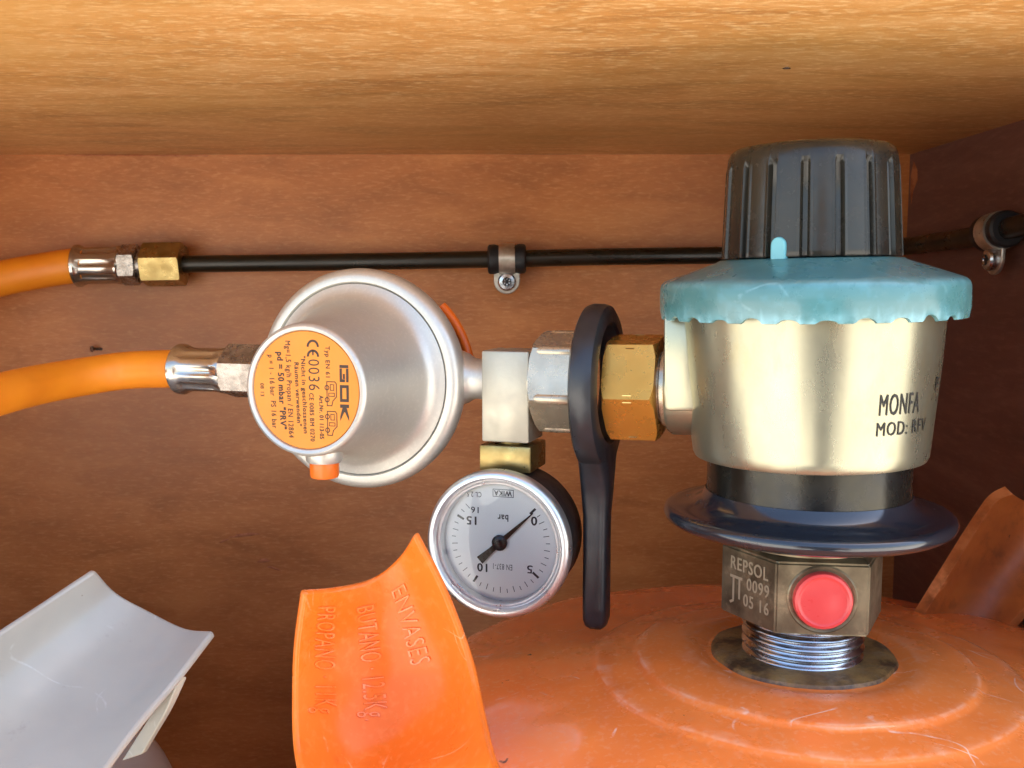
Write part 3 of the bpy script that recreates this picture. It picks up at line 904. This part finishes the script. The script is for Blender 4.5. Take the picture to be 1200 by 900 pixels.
# nipple with orange plug under the front
bm = bmesh.new()
np_ = FR @ V(0.9, -20.2, 30.0)
lathe(bm, axis_frame(np_, -K, (0, 1, 0)), [(6.3, -5), (6.1, 1.5), (6.0, 3.6), (5.5, 4.4), (4.4, 4.5)], 48)
t = bmesh.new()
pts = [(0, -20.4, 36), (0, -24.0, 35), (0, -24.0, 26), (0, -23.2, 12)]
for sx in (-3.4, 3.4): pass
lathe(bm, axis_frame(FR @ V(0.9, -21.0, 30), -NN, (0, 0, 1)), [(4.9, -1), (4.4, 8), (3.2, 16), (1.2, 23), (0, 25)], 32)
obj('nipple', bm, M['nickel'], rg)
bm = lathe(bmesh.new(), axis_frame(np_, -K, (0, 1, 0)), [(4.8, 4.3), (4.75, 8.6), (4.4, 9.4), (3.6, 9.7), (0, 9.7)], 40)
obj('plug', bm, M['plug'], rg)
# rear cap behind the rim
bm = tube(bmesh.new(), [FR @ V(34.6 * math.cos(R(a)), 34.6 * math.sin(R(a)), -17.5) for a in range(8, 50, 3)], 1.7, 14)
obj('seal_tab', bm, M['plug'], rg)
bm = lathe(bmesh.new(), FR, [(20, -13.9), (30.6, -14.6), (31.6, -16.4), (31.6, -20), (28, -23), (0, -24)], 96)
obj('rear_cap', bm, M['case'], rg)
# outlet towards the hose
bm = lathe(bmesh.new(), FT, [(8.2, RT + 24), (8.2, RT + 43)], 40)
obj('outlet', bm, M['nickel'], rg)

# ------------------------------------------------------------------ pressure gauge
GT = 98.0
gz = -53.6
pg = thing('pressure_gauge', 'upside down round pressure gauge with white dial and black case', 'pressure gauge', run(GT, 0, gz - 24))
GO = run(GT, 0, gz)
FG = frame(GO + NN * 3.0, -D, K, NN) @ Matrix.Scale(1.025, 4)
bm = lathe(bmesh.new(), FG, [(0, -10), (21, -10), (22.4, -9.2), (23.0, -7.5), (23.2, 9.5), (23.0, 10.5)], 96)
obj('case', bm, M['case'], pg)
bm = lathe(bmesh.new(), FG, [(23.0, 9.2), (24.1, 9.6), (24.5, 10.8), (24.5, 13.4), (24.1, 14.6), (23.2, 15.3), (22.2, 15.3), (21.6, 14.6), (21.4, 13.4), (21.0, 13.3), (20.5, 13.9), (20.0, 13.8), (19.6, 12.8), (19.5, 10.6)], 128)
obj('bezel', bm, M['bezel'], pg, smooth=40)
bm = lathe(bmesh.new(), FG, [(19.6, 10.7), (0, 10.7)], 96)
dial = obj('dial', bm, M['dial'], pg, smooth=20)
ink = bmesh.new()
def dial_pt(x, y, z=0): return FG @ V(x, y, 10.78 + z)
def dtext(s, cx, cy, wd, h, bold=0.0):
    t, w_ = text_bm(s, wd, h, bold=bold)
    lettering(ink, t, lambda x, y, z: dial_pt(cx + w_ / 2 - x, cy + h / 2 - y, z))
def val_ang(v_): return R(45 - v_ * 270 / 16)
def tick(v_, r0, r1, wd):
    a = val_ang(v_)
    c_, s_ = math.cos(a), math.sin(a)
    ink.faces.new([ink.verts.new(dial_pt(r * c_ - q * s_, r * s_ + q * c_)) for r, q in ((r0, -wd / 2), (r1, -wd / 2), (r1, wd / 2), (r0, wd / 2))])
for i in range(33):
    v_ = i / 2
    if v_ in (0, 5, 10, 15): tick(v_, 14.4, 17.0, 0.75)
    else: tick(v_, 15.0 if i % 2 == 0 else 15.6, 17.0, 0.22)
dtext('0', 11.7, 8.0, 1.9, 2.8, 0.010)
dtext('5', 10.2, -8.2, 1.8, 2.6, 0.004)
dtext('10', -6.2, -9.0, 3.4, 2.7, 0.008)
dtext('15', -9.9, 6.6, 3.3, 2.7, 0.010)
dtext('16', -8.8, 10.2, 2.6, 2.0, 0.004)
dtext('bar', 1.0, 8.2, 3.6, 2.2, 0.006)
dtext('CL 2.5', -9.0, 15.4, 5.0, 1.7, 0.002)
dtext('WIKA', 1.0, 17.3 - 0.9, 6.0, 1.7, 0.008)
dtext('EN 837-1', 0.8, -8.2, 6.6, 1.9, 0.0)
for x0, y0, x1, y1 in ((-2.6, 15.1, 4.6, 15.3), (-2.6, 17.5, 4.6, 17.7), (-2.6, 15.3, -2.4, 17.5), (4.4, 15.3, 4.6, 17.5)):
    ink.faces.new([ink.verts.new(dial_pt(*q)) for q in ((x0, y0), (x1, y0), (x1, y1), (x0, y1))])
obj('lettering', ink, M['dialink'], dial, smooth=0)
bm = bmesh.new()
na = R(43)
nc, ns = math.cos(na), math.sin(na)
def npnt(l_, q, z): return FG @ V(l_ * nc - q * ns, l_ * ns + q * nc, 10.7 + z)
pl = [(-9.4, -1.45), (-4, -0.95), (0, -0.95), (2.5, -0.85), (15.6, -0.14), (15.6, 0.14), (2.5, 0.85), (0, 0.95), (-4, 0.95), (-9.4, 1.45)]
f0 = [bm.verts.new(npnt(a, b, 0.75)) for a, b in pl]; f1 = [bm.verts.new(npnt(a, b, 1.05)) for a, b in pl]
bm.faces.new(f0); bm.faces.new(f1)
for k in range(len(pl)): bm.faces.new((f0[k], f0[(k + 1) % len(pl)], f1[(k + 1) % len(pl)], f1[k]))
needle = obj('needle', bm, M['knob'], pg, smooth=0)
bm = lathe(bmesh.new(), FG, [(2.6, 11.3), (2.6, 11.9), (2.2, 12.2), (0.8, 12.3), (0.7, 12.5), (0, 12.6)], 32)
obj('hub', bm, M['darksteel'], needle)
bm = lathe(bmesh.new(), FG, [(20.2, 13.2), (0, 13.2)], 64)
obj('glass', bm, M['glass'], pg, smooth=20)
bm = bmesh.new()
gf = frame(GO, -D, NN, K)
box(bm, gf, (-9.2, -9.2, 23.0), (9.2, 9.2, 32.0), 0.7)
lathe(bm, frame(GO, (1, 0, 0), (0, 1, 0), (0, 0, 1)), [(6, 20), (6, 23.2)], 32)
lathe(bm, frame(GO, (1, 0, 0), (0, 1, 0), (0, 0, 1)), [(5.5, 31.8), (5.5, 33.4)], 32)
obj('connector', bm, M['brass2'], pg)

# ------------------------------------------------------------------ lower hose, to the regulator
def ferrule(bm, M_, h0, h1, r, lobes=8, ph=0.2):
    pf_ = [(r * 0.8, h0), (r * 0.98, h0 + 0.1), (r * 1.08, h0 + 1.0), (r * 1.08, h0 + 2.6), (r * 0.99, h0 + 4), (r * 0.93, h0 + 6), (r * 0.93, h1 - 5), (r * 0.98, h1 - 3), (r * 0.98, h1 - 1.2), (r * 0.9, h1), (r * 0.5, h1)]
    def fn_(th, i, rr, h):
        if 4 < i < 8: rr *= 1 - 0.10 * max(0, math.cos(th * lobes + ph)) ** 0.5 if math.cos(th * lobes + ph) > 0 else 1
        return rr, h
    lathe(bm, M_, pf_, 96, fn_)

lh = thing('gas_hose', 'orange rubber hose with crimped chrome end screwed into the round regulator', 'gas hose', run(238), 'orange gas hoses')
bm = bmesh.new()
hexnut(bm, FT, 9.0, 193.5, 210, rc=9.4, rot=R(20))
obj('nut', bm, M['chromedark'], lh)
bm = bmesh.new()
FTr = axis_frame(run(233), -D)
ferrule(bm, FTr, 0, 23.2, 9.0)
obj('ferrule', bm, M['chrome'], lh)
path = catmull([run(227), run(235), sight(150, 434, 399), sight(100, 441, 392), sight(50, 450, 376), sight(0, 462, 353), sight(-70, 484, 325), sight(-180, 530, 300)], 12)
obj('hose', tube(bmesh.new(), path, 7.3, 28), M['hose'], lh, smooth=60)

# ------------------------------------------------------------------ upper hose and the steel pipe along the back wall
PY = 594.0
def wp(x, y, Y=PY): return sight(x, y, Y)
p0, p1 = wp(216, 309.5), wp(845, 299)
dirp = (p1 - p0).normalized()
pp = thing('gas_pipe', 'thin black gas pipe running along the back wall below the ceiling', 'gas pipe', p0)
cx_ = sight(1050, 291, PY - 6)
path = catmull([p0 - dirp * 4, wp(400, 307), wp(592, 303.5), wp(700, 301), p1, wp(960, 295.2), wp(1020, 293.4)] , 8)
tail = [V(212, 583, 16.4), V(219.5, 566, 17.3), V(222.5, 545, 18.2), sight(1135, 278.5, 506), sight(1165, 272, 481), sight(1195, 264.5, 458), sight(1260, 250, 412), sight(1400, 215, 340)]
path = catmull(path[::8] + tail, 8)
obj('pipe', tube(bmesh.new(), path, 4.9, 24), M['pipe'], pp, smooth=60)
uh = thing('gas_hose', 'orange rubber hose joined by a brass nut to the thin black wall pipe', 'gas hose', p0, 'orange gas hoses')
FP = axis_frame(p0, -dirp)
bm = bmesh.new()
hexnut(bm, FP, 11.2, 0.2, 22.5, rc=12.2, rot=R(16))
obj('nut', bm, M['brass2'], uh, label='dull brass hexagon nut')
bm = bmesh.new()
lathe(bm, FP, [(8.5, 22), (8.5, 26.5)], 40)
hexnut(bm, FP, 10.2, 26, 35.5, rc=10.8, rot=R(28))
obj('adapter_nut', bm, M['chromedark'], uh)
bm = bmesh.new()
q0 = p0 - dirp * 62.5
ferrule(bm, axis_frame(q0, dirp), 0, 27.5, 11.3, 8, 0.9)
obj('ferrule', bm, M['chrome'], uh)
path = catmull([q0 + dirp * 6, q0 - dirp * 2, sight(50, 317, 592), sight(0, 327, 585), sight(-60, 345, 570), sight(-140, 375, 545)], 12)
obj('hose', tube(bmesh.new(), path, 10.0, 28), M['hose'], uh, smooth=60)

# ------------------------------------------------------------------ pipe clips
def clip(cen, along, wall_n, label, down=V(0, 0, -1)):
    """rubber lined P clip around the pipe at cen, its tab screwed to the wall below"""
    along = along.normalized()
    up = -down
    fr_ = axis_frame(cen, along)
    c = thing('pipe_clip', label, 'pipe clip', cen + down * 16, 'pipe clips holding the black pipe')
    bm = lathe(bmesh.new(), fr_, [(4.8, -11), (7.4, -11), (8.4, -10), (8.6, -7), (8.0, -5.2), (7.8, 0), (8.0, 5.2), (8.6, 7), (8.4, 10), (7.4, 11), (4.8, 11)], 40)
    obj('rubber_sleeve', bm, M['rubber'], c)
    bm = lathe(bmesh.new(), fr_, [(7.9, -4.6), (8.9, -4.6), (8.9, 4.6), (7.9, 4.6)], 40, closed=True)
    obj('strap', bm, M['clip'], c)
    # tab with rounded end
    to = cen + down * 8.0 - wall_n * 1.0
    fm = frame(to, along, down, along.cross(down))
    if (fm.to_3x3() @ V(0, 0, 1)).dot(wall_n) < 0: fm = frame(to, -along, down, (-along).cross(down))
    t = bmesh.new()
    ol = [(-7.6, -1.5), (7.6, -1.5), (7.6, 4.5)] + [(7.6 * math.cos(R(a)), 4.5 + 7.6 * math.sin(R(a))) for a in range(15, 180, 15)] + [(-7.6, 4.5)]
    f0 = [t.verts.new(V(x, y, 0)) for x, y in ol]; f1 = [t.verts.new(V(x, y, 2.0)) for x, y in ol]
    t.faces.new(f0); t.faces.new(f1)
    for k in range(len(ol)): t.faces.new((f0[k], f0[(k + 1) % len(ol)], f1[(k + 1) % len(ol)], f1[k]))
    bm = bmesh.new(); merge(bm, t, fm)
    obj('tab', bm, M['clip'], c, bevel=0.5)
    bm = bmesh.new()
    sc = to + down * 5.0 + wall_n * 2.0
    lathe(bm, axis_frame(sc, wall_n), [(5.2, -0.2), (5.2, 2.4), (4.4, 3.4), (2.6, 3.7), (2.0, 2.7), (0, 2.6)], 32)
    s_ = obj('screw', bm, M['steel'], c)
    bm = bmesh.new()
    for ang in (0, 60, 120):
        e1 = along * math.cos(R(ang)) + down * math.sin(R(ang))
        e2 = wall_n.cross(e1)
        box(bm, frame(sc, e1, e2, wall_n), (-2.2, -0.4, 2.5 + ang * 0.001), (2.2, 0.4, 3.3 + ang * 0.001))
    obj('screw_slot', bm, M['rubber'], s_, smooth=0)
clip(wp(594, 303.6), dirp, V(0, -1, 0), 'rubber lined pipe clip screwed to the middle of the back wall')
dr = sight(1195, 264.5, 458) - sight(1135, 278.5, 506)
clip(sight(1168, 271, 479), dr, V(-1, 0, 0), 'rubber lined pipe clip on the dark right hand wall')

# ------------------------------------------------------------------ small marks on the wood
def nail(p, n_, label, tilt=V(0, 0, 0), r=0.9, L=4.5):
    bm = lathe(bmesh.new(), axis_frame(p, (n_ + tilt).normalized()), [(r, -1), (r * 0.9, L * 0.8), (r * 1.7, L * 0.82), (r * 1.7, L), (0, L + 0.2)], 16)
    obj('nail', bm, M['chromedark'], base=p, label=label, cat='nail', smooth=40)
nail(sight(118, 409, YW), V(0, -1, 0), 'tiny bent nail in the back wall above the lower orange hose', V(-0.8, 0, 0.1), 1.0, 6)
p = sight(922, 79, 400); p = p * (ZC / p.z)
nail(p, V(0, 0, -1), 'small dark pin hole in the pale wooden ceiling, built as a nail head', V(0, 0, 0), 0.8, 0.4)  # nail head put in where the wood has a pin hole

def chip(name, pts, n_, m, parent):
    bm = bmesh.new()
    t = bmesh.new()
    n_ = Vector(n_)
    c_ = sum(pts, V(0, 0, 0)) / len(pts)
    f0 = [t.verts.new(p + n_ * 0.05) for p in pts]; top_ = t.verts.new(c_ + n_ * 0.4)
    for k in range(len(pts)): t.faces.new((f0[k], f0[(k + 1) % len(pts)], top_))
    t.faces.new(f0)
    merge(bm, t)
    return obj(name, bm, m, parent, smooth=0)
wb = bpy.data.objects['wall_back']; wr = bpy.data.objects['wall_right']
for cx, cy, w_, h_, tl in ((286, 627, 17, 2.2, -0.12), (309, 657, 7, 2.6, -0.1), (322, 666, 8, 1.4, 0.3), (262, 634, 6, 1.2, -0.4)):
    chip('scuff', [sight(cx + w_ * math.cos(a) * (1 + 0.3 * math.sin(3 * a)), cy + h_ * math.sin(a) + tl * w_ * math.cos(a), YW) for a in [R(q) for q in range(0, 360, 30)]], (0, -1, 0), M['raw'], wb)
chip('scuff', [V(XR, sight(1069, y, 600).y + dx, sight(1069, y, 602).z) for y, dx in ((188, 4), (200, -2), (212, -3), (224, 3), (240, 5), (222, 7.5), (205, 7.5))], (-1, 0, 0), M['raw'], wr)

# ------------------------------------------------------------------ the photographer crouching in front of the locker
M['cloth'] = mat('dark_cloth', lin('2B2F3A'), 0.9, var=lin('23262F'), var_scale=20)
M['skin'] = mat('skin', lin('B98468'), 0.5, var=lin('A87458'), var_scale=30)
M['hair'] = mat('dark_hair', lin('2A2019'), 0.6)
def skin_body(name, joints, bones, mt, parent, sub=2):
    me = bpy.data.meshes.new(name)
    b0 = base_of(parent)
    me.from_pydata([tuple((Vector(p) - b0) * MM) for p, r_ in joints], bones, [])
    me.materials.append(mt)
    o = bpy.data.objects.new(name, me); COL.objects.link(o); o.parent = parent
    m_ = o.modifiers.new('skin', 'SKIN'); m_.use_smooth_shade = True
    sv = me.skin_vertices[0].data if me.skin_vertices else None
    if sv is None:
        bm = bmesh.new(); bm.from_mesh(me)
        lay = bm.verts.layers.skin.verify()
        bm.to_mesh(me); bm.free()
        sv = me.skin_vertices[0].data
    for k, (p, r_) in enumerate(joints):
        rr = r_ if isinstance(r_, tuple) else (r_, r_)
        sv[k].radius = (rr[0] * MM, rr[1] * MM); sv[k].use_root = (k == 0)
    ss = o.modifiers.new('sub', 'SUBSURF'); ss.levels = ss.render_levels = sub
    return o
pe = thing('person', 'person in dark clothes crouching before the open locker with a phone', 'person', (60, -560, -896))
J = [((60, -620, -640), (150, 120)), ((60, -600, -480), (140, 105)), ((60, -570, -300), (165, 110)), ((60, -545, -150), (170, 100)), ((60, -535, -75), (70, 65)),
     ((-30, -600, -660), 95), ((-150, -320, -520), 72), ((-130, -520, -800), 52), ((-130, -530, -850), 45), ((-140, -400, -870), (40, 28)),
     ((150, -600, -660), 95), ((270, -320, -520), 72), ((250, -520, -800), 52), ((250, -530, -850), 45), ((260, -400, -870), (40, 28)),
     ((-125, -540, -120), 62), ((-170, -420, -300), 50), ((-75, -190, -105), 36),
     ((245, -540, -120), 62), ((290, -420, -300), 50), ((185, -190, -105), 36)]
Bn = [(0, 1), (1, 2), (2, 3), (3, 4), (0, 5), (5, 6), (6, 7), (7, 8), (8, 9), (0, 10), (10, 11), (11, 12), (12, 13), (13, 14), (3, 15), (15, 16), (16, 17), (3, 18), (18, 19), (19, 20)]
skin_body('clothing', J, Bn, M['cloth'], pe)
# head, neck and face
hb = bmesh.new()
HC = V(60, -500, 65)
def head(th, i, r_, h):
    x, y = math.cos(th), math.sin(th)
    k = 1.0
    if y > 0.6 and -45 < h < 10: k += 0.10 * (y - 0.6) / 0.4 * (1 if -25 < h < 0 else 0.3)      # nose and brow, facing the locker
    return r_ * k, h
lathe(hb, frame(HC, (1, 0, 0), (0, 1, 0), (0, 0, 1)), [(52, -150), (54, -115), (58, -95), (66, -80), (74, -55), (80, -25), (82, 5), (82, 35), (76, 70), (58, 98), (30, 113), (0, 117)], 48, head)
for sx in (-1, 1):
    lathe(hb, axis_frame(HC + V(sx * 84, -5, -8), (sx, 0, 0)), [(14, -8), (22, -2), (20, 5), (8, 6), (0, 4)], 20)
obj('head', hb, M['skin'], pe, smooth=60)
hb = lathe(bmesh.new(), frame(HC + V(0, -8, 0), (1, 0, 0), (0, 1, 0), (0, 0, 1)), [(84, -10), (87, 20), (88, 45), (82, 78), (62, 106), (32, 121), (0, 125)], 40)
obj('hair', hb, M['hair'], pe, smooth=60)
for sx, wx in ((-1, -75), (1, 185)):
    tx = -26 if sx < 0 else 128
    jj = [((wx, -190, -105), 27), ((wx + sx * -20, -120, -60), (38, 18)), ((wx - sx * 22, -80, -38), (36, 15))]
    bb = [(0, 1), (1, 2)]
    for f_, (dz, L) in enumerate(((26, 60), (9, 68), (-8, 64), (-25, 52))):
        n0 = len(jj)
        jj += [((wx - sx * 20, -78, -38 + dz), 9.5), ((wx - sx * 12, -45, -30 + dz), 9), ((tx - sx * 4, -22, -26 + dz), 8.5), ((tx - sx * (L - 40), -20, -26 + dz), 7.5)]
        bb += [(2, n0), (n0, n0 + 1), (n0 + 1, n0 + 2), (n0 + 2, n0 + 3)]
    n0 = len(jj)
    jj += [((wx - sx * 44, -100, -72), 11), ((tx - sx * 12, -55, -62), 9.5), ((tx - sx * 22, -32, -52), 8)]
    bb += [(1, n0), (n0, n0 + 1), (n0 + 1, n0 + 2)]
    skin_body('hand', jj, bb, M['skin'], pe, 2)
bm = box(bmesh.new(), I4, (-26, -13.5, -62), (128, -5, 14), 3.5, 3)
ph = obj('smartphone', bm, M['case'], base=(51, -9, -62), label='dark smartphone held up before the open locker', cat='phone')

chip('scuff', [sight(x, y, YW) for x, y in ((75, 181.6), (120, 180.9), (180, 181.2), (245, 181.8), (243, 183.4), (190, 183.2), (110, 182.6), (78, 182.9))], (0, -1, 0), M['raw'], wb)
